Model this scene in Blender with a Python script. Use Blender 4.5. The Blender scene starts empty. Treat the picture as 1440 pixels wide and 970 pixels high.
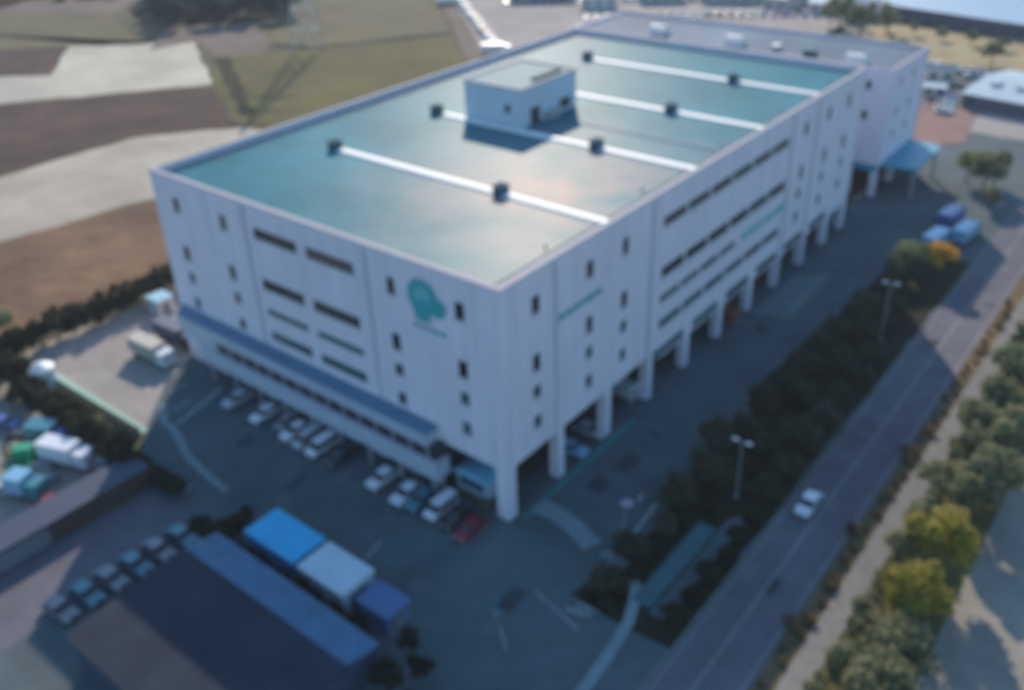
import bpy, bmesh, math, random
from mathutils import Vector, Matrix
R = math.radians
rnd = random.Random(7)
S = bpy.context.scene
COL = S.collection

# ------------------------------------------------------------------ camera, sky, sun, exposure
F_PX, PY = 1291.28, 436.6
YAW, PITCH, ROLL = R(-39.425), R(29.04), R(-2.01)
CAMPOS = Vector((48.749, -57.539, 67.799))
fw = Vector((math.cos(PITCH)*math.sin(YAW), math.cos(PITCH)*math.cos(YAW), -math.sin(PITCH)))
rt = Vector((math.cos(YAW), -math.sin(YAW), 0)); up = rt.cross(fw)
rt2 = math.cos(ROLL)*rt + math.sin(ROLL)*up; up2 = -math.sin(ROLL)*rt + math.cos(ROLL)*up
cd = bpy.data.cameras.new('camera'); cam = bpy.data.objects.new('camera', cd); COL.objects.link(cam)
cam.matrix_world = Matrix(((rt2.x, up2.x, -fw.x, CAMPOS.x), (rt2.y, up2.y, -fw.y, CAMPOS.y), (rt2.z, up2.z, -fw.z, CAMPOS.z), (0, 0, 0, 1)))
cd.sensor_width = 36; cd.lens = F_PX/1440*36; cd.shift_y = -(485-PY)/1440
cd.clip_start = .3; cd.clip_end = 6000
cd.dof.use_dof = True; cd.dof.focus_distance = 1.2; cd.dof.aperture_fstop = 3.1
S.camera = cam

SUN_EL = R(29); sh = Vector((.62, -.785)).normalized()      # shadows run along sh
w = bpy.data.worlds.new('World'); S.world = w; w.use_nodes = True
nt = w.node_tree; bg = nt.nodes['Background']
sky = nt.nodes.new('ShaderNodeTexSky'); sky.sky_type = 'NISHITA'; sky.sun_disc = False
sky.sun_elevation = SUN_EL
sky.sun_rotation = math.atan2(-sh.x, -sh.y)
sky.air_density = 1.3; sky.dust_density = .4; sky.ozone_density = 2.2
tint = nt.nodes.new('ShaderNodeMix'); tint.data_type = 'RGBA'; tint.blend_type = 'MULTIPLY'; tint.inputs[0].default_value = 1; tint.inputs['B'].default_value = (.76, 1, 1.17, 1)
nt.links.new(sky.outputs[0], tint.inputs['A']); nt.links.new(tint.outputs['Result'], bg.inputs[0]); bg.inputs[1].default_value = .14
sl = bpy.data.lights.new('sun', 'SUN'); sun = bpy.data.objects.new('sun', sl); COL.objects.link(sun)
sl.energy = 4.1; sl.angle = R(.5); sl.color = (1, .84, .67)
ldir = Vector((sh.x*math.cos(SUN_EL), sh.y*math.cos(SUN_EL), -math.sin(SUN_EL)))
sun.rotation_euler = ldir.to_track_quat('-Z', 'Y').to_euler(); sun.location = (-60, 90, 120)
S.view_settings.view_transform = 'Standard'; S.view_settings.look = 'None'
S.view_settings.exposure = .35; S.view_settings.gamma = 1
S.render.engine = 'CYCLES'

# ------------------------------------------------------------------ materials
def mat(name, col, rough=.8, noise=0, scale=1., metal=0, spec=.5, col2=None, bump=0, obj_var=0, kind='noise', wave=None, translucent=0, coat=0, streak=0, matte=0, painted_sheen=None):
    """procedural surface: base colour broken by two noises, optional stripes, optional per-object variation"""
    m = bpy.data.materials.new(name); m.use_nodes = True
    n = m.node_tree.nodes; l = m.node_tree.links; b = n['Principled BSDF']
    b.inputs['Roughness'].default_value = rough; b.inputs['Metallic'].default_value = metal
    b.inputs['Specular IOR Level'].default_value = .1 if (kind == 'world' and spec == .5) else spec
    c2 = col2 or tuple(c*(1-noise) for c in col)
    tc = n.new('ShaderNodeTexCoord'); geo = n.new('ShaderNodeNewGeometry')
    src = geo.outputs['Position'] if kind == 'world' else tc.outputs['Object']
    if noise or col2:
        a = n.new('ShaderNodeTexNoise'); a.inputs['Scale'].default_value = scale; a.inputs['Detail'].default_value = 6; a.inputs['Roughness'].default_value = .65
        l.new(src, a.inputs['Vector'])
        rp = n.new('ShaderNodeValToRGB'); rp.color_ramp.elements[0].position = .32; rp.color_ramp.elements[1].position = .68
        rp.color_ramp.elements[0].color = (*c2, 1); rp.color_ramp.elements[1].color = (*col, 1)
        l.new(a.outputs['Fac'], rp.inputs['Fac']); out = rp.outputs['Color']
        if bump:
            bp = n.new('ShaderNodeBump'); bp.inputs['Strength'].default_value = bump; bp.inputs['Distance'].default_value = .1
            l.new(a.outputs['Fac'], bp.inputs['Height']); l.new(bp.outputs['Normal'], b.inputs['Normal'])
    else:
        rgb = n.new('ShaderNodeRGB'); rgb.outputs[0].default_value = (*col, 1); out = rgb.outputs[0]
    if wave:                                            # (direction rotation deg, period m, depth, distortion)
        mp = n.new('ShaderNodeMapping'); mp.inputs['Rotation'].default_value = (0, 0, R(wave[0])); l.new(src, mp.inputs['Vector'])
        wv = n.new('ShaderNodeTexWave'); wv.inputs['Scale'].default_value = .314/wave[1]; wv.inputs['Distortion'].default_value = wave[3]
        wv.inputs['Detail'].default_value = 2; l.new(mp.outputs[0], wv.inputs['Vector'])
        mx = n.new('ShaderNodeMix'); mx.data_type = 'RGBA'; mx.blend_type = 'MULTIPLY'
        mr = n.new('ShaderNodeMapRange'); mr.inputs['To Min'].default_value = 0; mr.inputs['To Max'].default_value = wave[2]
        l.new(wv.outputs['Fac'], mr.inputs['Value']); l.new(mr.outputs[0], mx.inputs[0])
        l.new(out, mx.inputs['A']); mx.inputs['B'].default_value = (.25, .25, .25, 1); out = mx.outputs['Result']
    if kind == 'world' and not translucent:              # broad patches tens of metres across
        a2 = n.new('ShaderNodeTexNoise'); a2.inputs['Scale'].default_value = .045; a2.inputs['Detail'].default_value = 8; a2.inputs['Roughness'].default_value = .7; l.new(src, a2.inputs['Vector'])
        mr = n.new('ShaderNodeMapRange'); mr.inputs['From Min'].default_value = .3; mr.inputs['From Max'].default_value = .7; mr.inputs['To Min'].default_value = .72; mr.inputs['To Max'].default_value = 1.18; l.new(a2.outputs['Fac'], mr.inputs['Value'])
        mx = n.new('ShaderNodeVectorMath'); mx.operation = 'SCALE'; l.new(out, mx.inputs[0]); l.new(mr.outputs[0], mx.inputs['Scale']); out = mx.outputs[0]
    if streak:                                           # rain streaks: noise stretched down the wall
        mp = n.new('ShaderNodeMapping'); mp.inputs['Scale'].default_value = (1.6, 1.6, .06); l.new(geo.outputs['Position'], mp.inputs['Vector'])
        a2 = n.new('ShaderNodeTexNoise'); a2.inputs['Scale'].default_value = 1; a2.inputs['Detail'].default_value = 5; l.new(mp.outputs[0], a2.inputs['Vector'])
        mr = n.new('ShaderNodeMapRange'); mr.inputs['From Min'].default_value = .35; mr.inputs['From Max'].default_value = .7; mr.inputs['To Min'].default_value = 1; mr.inputs['To Max'].default_value = 1-streak; l.new(a2.outputs['Fac'], mr.inputs['Value'])
        mx = n.new('ShaderNodeVectorMath'); mx.operation = 'SCALE'; l.new(out, mx.inputs[0]); l.new(mr.outputs[0], mx.inputs['Scale']); out = mx.outputs[0]
    if obj_var:
        oi = n.new('ShaderNodeObjectInfo'); hs = n.new('ShaderNodeHueSaturation')
        mr = n.new('ShaderNodeMapRange'); mr.inputs['To Min'].default_value = 1-obj_var; mr.inputs['To Max'].default_value = 1+obj_var
        l.new(oi.outputs['Random'], mr.inputs['Value']); l.new(mr.outputs[0], hs.inputs['Value'])
        m2 = n.new('ShaderNodeMapRange'); m2.inputs['To Min'].default_value = .5-obj_var*.06; m2.inputs['To Max'].default_value = .5+obj_var*.06
        mt = n.new('ShaderNodeMath'); mt.operation = 'FRACT'; mk = n.new('ShaderNodeMath'); mk.operation = 'MULTIPLY'; mk.inputs[1].default_value = 7.3
        l.new(oi.outputs['Random'], mk.inputs[0]); l.new(mk.outputs[0], mt.inputs[0]); l.new(mt.outputs[0], m2.inputs['Value']); l.new(m2.outputs[0], hs.inputs['Hue'])
        l.new(out, hs.inputs['Color']); out = hs.outputs['Color']
    if painted_sheen:                                            # warm sun sheen painted into the colour as mottled patches: (x, y, radius, colour)
        vm = n.new('ShaderNodeVectorMath'); vm.operation = 'DISTANCE'; vm.inputs[1].default_value = (painted_sheen[0], painted_sheen[1], 27.2); l.new(geo.outputs['Position'], vm.inputs[0])
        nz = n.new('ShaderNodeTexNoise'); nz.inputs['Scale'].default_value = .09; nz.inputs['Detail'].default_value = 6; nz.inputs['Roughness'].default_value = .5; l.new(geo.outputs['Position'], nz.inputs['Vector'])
        m1 = n.new('ShaderNodeMapRange'); m1.inputs['From Min'].default_value = 0; m1.inputs['From Max'].default_value = painted_sheen[2]; m1.inputs['To Min'].default_value = 1; m1.inputs['To Max'].default_value = 0; l.new(vm.outputs['Value'], m1.inputs['Value'])
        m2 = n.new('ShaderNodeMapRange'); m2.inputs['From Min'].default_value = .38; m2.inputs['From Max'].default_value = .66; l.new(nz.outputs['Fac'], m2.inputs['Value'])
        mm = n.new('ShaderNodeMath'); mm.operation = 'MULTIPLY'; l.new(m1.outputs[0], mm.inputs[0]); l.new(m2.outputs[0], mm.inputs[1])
        mx = n.new('ShaderNodeMix'); mx.data_type = 'RGBA'; l.new(mm.outputs[0], mx.inputs[0]); l.new(out, mx.inputs['A']); mx.inputs['B'].default_value = (*painted_sheen[3], 1); out = mx.outputs['Result']
    l.new(out, b.inputs['Base Color'])
    if matte:                                            # weathered coating: mostly diffuse, a weak sheen on top
        df = n.new('ShaderNodeBsdfDiffuse'); l.new(out, df.inputs['Color']); ms = n.new('ShaderNodeMixShader'); ms.inputs[0].default_value = matte
        l.new(b.outputs[0], ms.inputs[1]); l.new(df.outputs[0], ms.inputs[2]); l.new(ms.outputs[0], n['Material Output'].inputs[0])
    if coat: b.inputs['Coat Weight'].default_value = coat; b.inputs['Coat Roughness'].default_value = .1
    if translucent:
        tr = n.new('ShaderNodeBsdfTranslucent'); l.new(out, tr.inputs['Color']); ms = n.new('ShaderNodeMixShader'); ms.inputs[0].default_value = translucent
        l.new(b.outputs[0], ms.inputs[1]); l.new(tr.outputs[0], ms.inputs[2]); l.new(ms.outputs[0], n['Material Output'].inputs[0])
    return m
M = dict(
    ground=mat('ground_earth', (.13, .12, .075), .95, .35, .02, kind='world'),
    asphalt=mat('asphalt', (.13, .135, .145), .9, .3, .35, kind='world', bump=.1),
    yard=mat('yard_asphalt', (.115, .15, .16), .9, .3, .12, kind='world'),
    road=mat('road_asphalt', (.165, .16, .185), .9, .25, .3, kind='world'),
    concrete=mat('concrete_paving', (.37, .34, .31), .9, .22, .4, kind='world'),
    paving=mat('pale_paving', (.24, .235, .22), .9, .25, 1.2, kind='world'),
    lot=mat('sandy_lot', (.35, .32, .27), .95, .25, .15, kind='world'),
    reddish=mat('red_brown_paving', (.3, .19, .17), .9, .2, .5, kind='world'),
    dryfield=mat('dry_grass_field', (.42, .34, .2), .95, .2, .08, kind='world'),
    film=mat('white_plastic_film', (.54, .49, .39), .7, .14, .05, kind='world', wave=(58, 1.6, .22, .3)),
    film2=mat('white_mulch_film', (.48, .42, .33), .7, .2, .08, kind='world', wave=(58, 1.4, .2, .4)),
    soil=mat('ploughed_soil', (.13, .085, .065), .95, col2=(.07, .046, .038), scale=.07, kind='world', wave=(58, 2.6, .3, 4)),
    tan=mat('tan_stubble', (.29, .18, .1), .95, col2=(.11, .068, .05), scale=.05, kind='world', wave=(62, 4, .16, 6)),
    grass=mat('olive_grass', (.15, .128, .05), .95, col2=(.09, .085, .04), scale=.03, kind='world'),
    grass2=mat('grey_green_grass', (.155, .13, .07), .95, col2=(.13, .12, .07), scale=.03, kind='world'),
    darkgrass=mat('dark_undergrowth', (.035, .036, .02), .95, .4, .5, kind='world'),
    verge=mat('brown_verge', (.22, .15, .09), .95, col2=(.1, .085, .04), scale=.5, kind='world', bump=.3),
    dirt=mat('pinkish_dirt', (.2, .16, .13), .95, .2, .1, kind='world'),
    paint=mat('road_paint', (.5, .52, .54), .8, .3, 2, kind='world'),
    fadedpaint=mat('faded_road_paint', (.36, .38, .38), .85, .4, 2, kind='world'),
    tealpaint=mat('teal_ground_paint', (.04, .3, .28), .85, .3, 1, kind='world'),
    wall=mat('white_metal_cladding', (.77, .73, .83), .6, .06, .15, wave=None, spec=.25, streak=.16),
    cap=mat('parapet_flashing', (.5, .47, .49), .6, .08, .5, spec=.2, matte=.8),
    roof=mat('blue_green_roof_sheet', (.055, .235, .29), .43, .22, .06, spec=.4, matte=.8, painted_sheen=(-9, 24, 32, (.36, .25, .22)), kind='world', wave=(0, .9, .16, 0)),
    roof2=mat('grey_blue_roof_sheet', (.2, .26, .32), .6, .2, .08, spec=.2, matte=.8, kind='world'),
    strip=mat('translucent_roof_light', (.8, .8, .78), .6, .08, .6),
    ventblue=mat('blue_vent_metal', (.015, .09, .13), .85, .2, 1),
    pent=mat('pale_blue_cladding', (.5, .58, .68), .6, .12, .3),
    glass=mat('dark_window_glass', (.04, .036, .042), .12, .5, .8, spec=.6, obj_var=.7),
    glass2=mat('blue_window_glass', (.05, .1, .14), .15, .5, .8, spec=.6, obj_var=.6),
    frame=mat('grey_window_frame', (.3, .33, .36), .5),
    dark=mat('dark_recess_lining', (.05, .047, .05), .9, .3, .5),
    annexroof=mat('blue_annex_roof', (.1, .2, .31), .55, .15, .4),
    annex=mat('pale_blue_fascia', (.43, .5, .6), .6, .12, .3),
    sign=mat('teal_sign', (.03, .38, .43), .5, .1, 1),
    sign2=mat('pale_teal_sign', (.16, .5, .56), .5, .1, 1),
    tealcanopy=mat('teal_canopy_sheet', (.02, .27, .4), .5, .12, .5),
    shutter=mat('dock_shutter', (.17, .2, .23), .6, .15, 1),
    steel=mat('galvanised_steel', (.42, .45, .48), .45, .1, 2, metal=.4),
    lamp=mat('lamp_glass', (.7, .66, .64), .3),
    rubber=mat('rubber', (.02, .02, .02), .8),
    chrome=mat('wheel_rim', (.4, .4, .42), .35, metal=.6),
    blueroof=mat('bright_blue_roof', (.03, .5, .8), .5, .12, .4),
    whiteroof=mat('white_grey_roof', (.6, .72, .76), .5, .14, .4),
    purproof=mat('violet_blue_roof', (.09, .18, .34), .5, .12, .4),
    hallblue=mat('steel_blue_roof', (.07, .2, .33), .6, .35, .5),
    halldark=mat('weathered_dark_roof', (.04, .06, .075), .85, col2=(.028, .03, .045), scale=.15, kind='world'),
    slate=mat('slate_blue_roof', (.045, .07, .12), .6, .2, .4),
    brick=mat('brown_block_wall', (.09, .055, .05), .9, .3, 1),
    tealwall=mat('pale_green_fence', (.38, .55, .47), .7, .1, .5),
    housewall=mat('house_render', (.55, .54, .52), .8, .1, .5, obj_var=.2),
    houseroof=mat('house_roof', (.25, .3, .4), .6, .15, .5, obj_var=.35),
    bark=mat('bark', (.09, .065, .05), .95, .3, 3, bump=.4),
)
def leafmat(n, c, c2, v=.22): return mat(n, c, .75, col2=c2, scale=.9, kind='world', obj_var=v, translucent=.42, spec=.25)
M['leaf_dark'] = leafmat('dark_evergreen_leaves', (.06, .056, .03), (.032, .032, .018))
M['leaf_green'] = leafmat('grey_green_leaves', (.3, .31, .17), (.16, .17, .09))
M['leaf_belt'] = leafmat('brownish_green_belt_leaves', (.12, .12, .07), (.06, .058, .035))
M['leaf_brown'] = leafmat('brown_verge_leaves', (.26, .19, .1), (.13, .1, .055))
M['leaf_olive'] = leafmat('olive_yellow_leaves', (.42, .36, .06), (.2, .19, .04), .08)
M['leaf_yellow'] = leafmat('autumn_yellow_leaves', (.75, .46, .06), (.5, .28, .04), .05)
M['leaf_red'] = leafmat('russet_scrub_leaves', (.33, .17, .12), (.17, .09, .07))
M['leaf_pale'] = leafmat('pale_green_leaves', (.36, .4, .2), (.2, .24, .11), .1)
M['leaf_blue'] = leafmat('blue_green_conifer_leaves', (.03, .04, .045), (.02, .026, .03), .15)
def paintmat(n, c, rough=.35): return mat(n, c, rough, .05, 1, coat=.3)
CARP = {k: paintmat('car_paint_'+k, c) for k, c in dict(white=(.7, .72, .75), silver=(.42, .45, .48), black=(.03, .03, .035), teal=(.04, .2, .25), red=(.25, .02, .04), blue=(.05, .12, .35), grey=(.2, .21, .23), green=(.02, .3, .14), orange=(.22, .07, .04), sky=(.2, .42, .6), yellow=(.6, .4, .05)).items()}

# ------------------------------------------------------------------ mesh helpers
class MB:
    def __init__(s): s.v = []; s.f = []; s.mi = []
    def poly(s, pts, mi=0):
        i = len(s.v); s.v += [tuple(p) for p in pts]; s.f.append(tuple(range(i, i+len(pts)))); s.mi.append(mi); return s
    def box(s, x0, x1, y0, y1, z0, z1, mi=0):
        i = len(s.v); s.v += [(x, y, z) for z in (z0, z1) for x, y in ((x0, y0), (x1, y0), (x1, y1), (x0, y1))]
        for f in ((3, 2, 1, 0), (4, 5, 6, 7), (0, 1, 5, 4), (1, 2, 6, 5), (2, 3, 7, 6), (3, 0, 4, 7)): s.f.append(tuple(i+k for k in f)); s.mi.append(mi)
        return s
    def prism(s, pts, z0, z1, mi=0):                    # pts counter-clockwise in plan
        n = len(pts); i = len(s.v)
        s.v += [(x, y, z0) for x, y in pts] + [(x, y, z1) for x, y in pts]
        s.f.append(tuple(i+k for k in reversed(range(n)))); s.f.append(tuple(i+n+k for k in range(n))); s.mi += [mi, mi]
        for k in range(n): s.f.append((i+k, i+(k+1) % n, i+n+(k+1) % n, i+n+k)); s.mi.append(mi)
        return s
    def extrude_y(s, prof, y0, y1, mi=0):               # prof = (x,z) outline
        n = len(prof); i = len(s.v)
        s.v += [(x, y0, z) for x, z in prof] + [(x, y1, z) for x, z in prof]
        s.f.append(tuple(i+k for k in range(n))); s.f.append(tuple(i+n+k for k in reversed(range(n)))); s.mi += [mi, mi]
        for k in range(n): s.f.append((i+(k+1) % n, i+k, i+n+k, i+n+(k+1) % n)); s.mi.append(mi)
        return s
    def tube(s, a, b, r0, r1=None, n=8, mi=0):
        r1 = r0 if r1 is None else r1; a = Vector(a); b = Vector(b); d = (b-a).normalized()
        u = d.orthogonal().normalized(); v = d.cross(u); i = len(s.v)
        for p, r in ((a, r0), (b, r1)):
            for k in range(n): t = 2*math.pi*k/n; s.v.append(tuple(p+u*r*math.cos(t)+v*r*math.sin(t)))
        for k in range(n): s.f.append((i+k, i+(k+1) % n, i+n+(k+1) % n, i+n+k)); s.mi.append(mi)
        s.f.append(tuple(i+k for k in reversed(range(n)))); s.f.append(tuple(i+n+k for k in range(n))); s.mi += [mi, mi]
        return s
    def build(s, name, m, parent=None, loc=None, rz=0, smooth=False, bevel=0):
        me = bpy.data.meshes.new(name); me.from_pydata(s.v, [], s.f); ms = m if isinstance(m, (list, tuple)) else [m]
        for k in ms: me.materials.append(k)
        if len(ms) > 1: me.polygons.foreach_set('material_index', s.mi)
        if smooth: me.polygons.foreach_set('use_smooth', [True]*len(me.polygons))
        if bevel:
            bm = bmesh.new(); bm.from_mesh(me); bmesh.ops.recalc_face_normals(bm, faces=bm.faces[:])
            bmesh.ops.bevel(bm, geom=bm.edges[:], offset=bevel, segments=2, profile=.6, affect='EDGES', clamp_overlap=True); bm.to_mesh(me); bm.free()
        o = bpy.data.objects.new(name, me); COL.objects.link(o)
        if parent: o.parent = parent
        if loc: o.location = loc
        o.rotation_euler.z = rz
        return o
def tag(o, label, cat, group=None, kind=None):
    if label: o['label'] = label
    if cat: o['category'] = cat
    if group: o['group'] = group
    if kind: o['kind'] = kind
    return o
def empty(name, loc=(0, 0, 0), rz=0):
    o = bpy.data.objects.new(name, None); COL.objects.link(o); o.location = loc; o.rotation_euler.z = rz; o.empty_display_size = .5; return o
def kids(o): return [c for c in bpy.data.objects if c.parent == o]
CH = {}
def copy_tree(o, loc, rz, label, group, sc=None, parent=None):
    c = o.copy(); COL.objects.link(c)
    if parent: c.parent = parent
    else:
        c.location = loc; c.rotation_euler.z = rz; c['label'] = label
        if group: c['group'] = group
        if sc: c.scale = sc if isinstance(sc, tuple) else (sc, sc, sc)
    if o.name not in CH: CH[o.name] = kids(o)
    for k in CH[o.name]: copy_tree(k, None, 0, None, None, None, c)
    return c
ORD = 'first second third fourth fifth sixth seventh eighth ninth tenth eleventh twelfth thirteenth fourteenth fifteenth sixteenth seventeenth eighteenth nineteenth twentieth'.split()
def ordn(i):
    if i < 20: return ORD[i]
    t = ['twenty', 'thirty', 'forty', 'fifty'][(i+1)//10-2]; r = (i+1) % 10
    return t+'-'+ORD[r-1] if r else ['twentieth', 'thirtieth', 'fortieth', 'fiftieth'][(i+1)//10-2]
RAGGED = {'tan_field', 'film_field', 'ploughed_field', 'grass_field', 'dirt_track', 'meadow', 'ditch', 'embankment', 'farm_track', 'dry_field', 'woodland_floor', 'belt_soil'}
def sheet(name, pts, z, m, tri=False):
    if name in RAGGED:                                   # uneven field edges
        q = []; rr = random.Random(len(pts)*7+int(pts[0][0]))
        for p0, p1 in zip(pts, pts[1:]+pts[:1]):
            p0 = Vector(p0); p1 = Vector(p1); nn = max(1, int((p1-p0).length/5)); d = (p1-p0).normalized(); pn = Vector((-d.y, d.x))
            for t in range(nn): q.append(tuple(p0.lerp(p1, t/nn)+pn*(rr.uniform(-.7, .7) if t else 0)))
        pts = q
    b = MB(); b.poly([(x, y, z) for x, y in pts]); o = b.build(name, m); o['kind'] = 'structure'
    if o.data.polygons[0].normal.z < 0: o.data.flip_normals()
    return o

# ------------------------------------------------------------------ ground
sheet('ground', [(-3000, -1500), (1500, -1500), (1500, 3500), (-3000, 3500)], 0, M['ground'])
yard = sheet('yard', [(-56, -45), (22.3, -45), (22.3, 160), (-2, 160), (-3, 0), (-58, 0), (-58, -12.5), (-47, -14.6), (-37, -21), (-37, -45)], .02, M['yard'])
sheet('road', [(22.6, -200), (29.9, -200), (29.9, 400), (22.6, 400)], .03, M['road'])
sheet('side_road', [(-3, 108), (22.6, 95), (22.6, 170), (-3, 210)], .012, M['concrete'])
sheet('verge', [(29.9, -200), (31.7, -200), (31.7, 400), (29.9, 400)], .05, M['verge'])
MB().box(31.7, 34.0, -200, 400, 0, .14).build('pavement', M['paving'])['kind'] = 'structure'
MB().box(22.35, 22.6, -200, 400, 0, .13).build('kerb', M['paving'])['kind'] = 'structure'
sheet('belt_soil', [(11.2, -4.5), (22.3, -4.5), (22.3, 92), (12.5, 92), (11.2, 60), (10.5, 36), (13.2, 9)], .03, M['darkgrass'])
sheet('tree_bank', [(34, -200), (41, -200), (41, 400), (34, 400)], .03, M['grass'])
sheet('east_lot', [(41, -200), (160, -200), (160, 120), (41, 120)], .03, M['lot'])
sheet('west_lot', [(-79, -14.6), (-47, -14.6), (-55, -6), (-57.8, 0), (-57.8, 40), (-77, 40)], .028, M['concrete'])
sheet('scrap_yard_ground', [(-110, -19), (-41.2, -19), (-41.2, -60), (-110, -60)], .024, M['lot'])
sheet('south_lane', [(-36.4, -21), (-27, -20), (-27, -70), (-36.4, -70)], .03, M['road'])
# fields
Z = .02
sheet('tan_field', [(-83, -40), (-83, 60), (-100, 62), (-117, 30.9), (-121.6, 2.5), (-128, -40)], Z, M['tan'])
sheet('film_field', [(-121.6, 2.5), (-116.6, 30.9), (-90, 95), (-92, 112), (-135, 77.3), (-155.5, 50.7), (-156.2, 18.6), (-165, -30), (-128, -40)], Z+.02, M['film2'])
sheet('ploughed_field', [(-156.2, 18.6), (-155.5, 50.7), (-135, 77.3), (-143.5, 71.8), (-177.4, 88.6), (-214.4, 45.9), (-235, 0), (-180, -30)], Z, M['soil'])
sheet('film_field', [(-214.4, 45.9), (-180.5, 90.9), (-231.5, 120), (-264, 93.1), (-231.7, 70), (-244.6, 60), (-270, 25), (-240, 10)], Z+.02, M['film'])
sheet('ploughed_field', [(-244.6, 60), (-231.7, 70), (-264, 93.1), (-280, 80), (-300, 40), (-272, 25)], Z+.04, M['soil'])
sheet('grass_field', [(-235.5, 105), (-300, 130), (-350, 112), (-290, 60), (-266, 91.5), (-231, 121)], Z, M['grass2'])
sheet('dirt_track', [(-234, 105), (-231.5, 121), (-207, 112), (-180.5, 92), (-186, 110), (-210, 135), (-240, 150), (-262, 130)], Z+.03, M['dirt'])
sheet('meadow', [(-206.6, 110.4), (-187.9, 131.3), (-162, 171), (-131.7, 144.9), (-57, 60), (-100, 70), (-143.5, 71.8), (-180, 90.7)], Z+.05, M['grass'])
sheet('meadow', [(-205, 130), (-245, 165), (-262, 196), (-215, 222), (-163, 172), (-188, 132)], Z+.07, M['grass2'])
sheet('ditch', [(-206, 130.5), (-188.5, 133), (-163, 173), (-166, 176), (-190, 137), (-205, 133.5)], Z+.09, M['darkgrass'])
sheet('embankment', [(-206.5, 109.4), (-147, 76), (-146, 79.4), (-204, 113.6)], Z+.11, M['darkgrass'])
sheet('farm_track', [(-215, 222), (-172, 184.5), (-134.8, 149), (-120, 130), (-115, 134), (-132, 154), (-169, 188), (-212, 227)], Z+.11, M['dirt'])
sheet('woodland_floor', [(-268, 124), (-236, 160), (-240, 178), (-300, 215), (-345, 160)], Z+.01, M['darkgrass'])
sheet('scrub_ground', [(-300, 131), (-350, 112), (-460, 140), (-420, 210), (-330, 165)], Z+.03, M['dirt'])
sheet('car_park', [(-212, 227), (-169, 188), (-132, 154), (-90, 140), (-57, 134), (-57, 250), (-160, 300)], Z+.06, M['concrete'])
sheet('north_lot', [(-57, 134), (-2, 134), (-2, 212), (-60, 250)], Z+.06, M['paving'])
sheet('dry_field', [(-57, 260), (-30, 212), (60, 205), (80, 240), (0, 256)], Z+.09, M['dryfield'])
sheet('red_paving', [(-13, 165), (-2.4, 143), (5, 152), (1, 176), (-9, 178)], Z+.1, M['reddish'])
sheet('far_ground', [(-57, 250), (-160, 300), (-300, 330), (-300, 700), (300, 700), (60, 400)], Z+.04, M['paving'])

# ------------------------------------------------------------------ painted marks
def strip(name, a, b, wd, m, z, dash=None):
    a = Vector(a); b = Vector(b); d = b-a; L = d.length; d.normalize(); n = Vector((-d.y, d.x))*wd/2; mb = MB(); t = 0
    step = dash or (L, 0)
    while t < L-.01:
        p = a+d*t; q = a+d*min(L, t+step[0]); mb.poly([(*(p-n), z), (*(q-n), z), (*(q+n), z), (*(p+n), z)]); t += step[0]+step[1]
    o = mb.build(name, m); o['kind'] = 'structure'; return o
strip('centre_line', (26.0, -150), (26.0, 350), .16, M['fadedpaint'], .036)
strip('edge_line', (23.05, -150), (23.05, 350), .12, M['fadedpaint'], .036)
strip('edge_line', (29.4, -150), (29.4, 350), .12, M['fadedpaint'], .036)
strip('green_line', (.95, 1.2), (.95, 24), .6, M['tealpaint'], .028)
sheet('yard_pad', [(.9, 57), (6.2, 59), (5.6, 76), (.9, 72)], .026, mat('lighter_concrete_pad', (.17, .21, .22), .9, .2, .5, kind='world'))
for y in (57.5, 62, 66.5, 71): strip('bay_line', (.9, y), (6.2, y+1.2), .12, M['fadedpaint'], .032)
def path(name, pts, wd, z, h, m):                       # mitred band along a polyline
    L, Rr = [], []
    P = [Vector(p) for p in pts]
    for i, p in enumerate(P):
        d = (P[min(i+1, len(P)-1)]-P[max(i-1, 0)]).normalized(); n = Vector((-d.y, d.x))*wd/2; L.append(p+n); Rr.append(p-n)
    mb = MB()
    for i in range(len(P)-1): 
        q = [Rr[i], Rr[i+1], L[i+1], L[i]]
        mb.poly([(*p, h) for p in q]); mb.poly([(*Rr[i], 0), (*Rr[i+1], 0), (*Rr[i+1], h), (*Rr[i], h)]); mb.poly([(*L[i+1], 0), (*L[i], 0), (*L[i], h), (*L[i+1], h)])
    o = mb.build(name, m); o['kind'] = 'structure'; return o
pale_pad = mat('kerbed_paving', (.25, .32, .34), .9, .25, 1.5, kind='world')
path('kerbed_walkway', [(.8, 3.8), (3, 4.0), (6, 3.5), (9.4, 2.2)], 2.3, 0, .12, pale_pad)
path('kerbed_walkway', [(10.6, 2.0), (12.5, 2.3), (14.3, 1.7), (15.8, .2), (16.8, -1.8), (17.6, -4), (18.2, -8), (18.6, -14)], 1.1, 0, .12, pale_pad)
for k in range(5): strip('diagonal_stripe', (11.9+.55*k, -6.2+1.0*k), (14.4+.55*k, -5.5+1.0*k), .5, M['fadedpaint'], .03)
strip('lane_line', (8.3, -6.2), (14.2, -7.6), .22, M['fadedpaint'], .03)
sheet('teal_marking', [(5.6, -9.2), (7.0, -8.2), (8.0, -9.5), (6.6, -10.6)], .03, M['tealpaint'])
strip('lane_line', (6.8, -10.6), (10.5, -13.5), .2, M['fadedpaint'], .03)
strip('lane_line', (9, 9), (14, -1), .14, M['fadedpaint'], .03)
strip('lane_line', (11.2, 12), (12.2, 1), .5, M['fadedpaint'], .03)
MB().tube((8.6, 10, .024), (8.6, 10, .032), .75, n=24).build('round_marking', mat('pinkish_white_paint', (.5, .4, .45), .8, .2, 2))['kind'] = 'structure'
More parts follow.
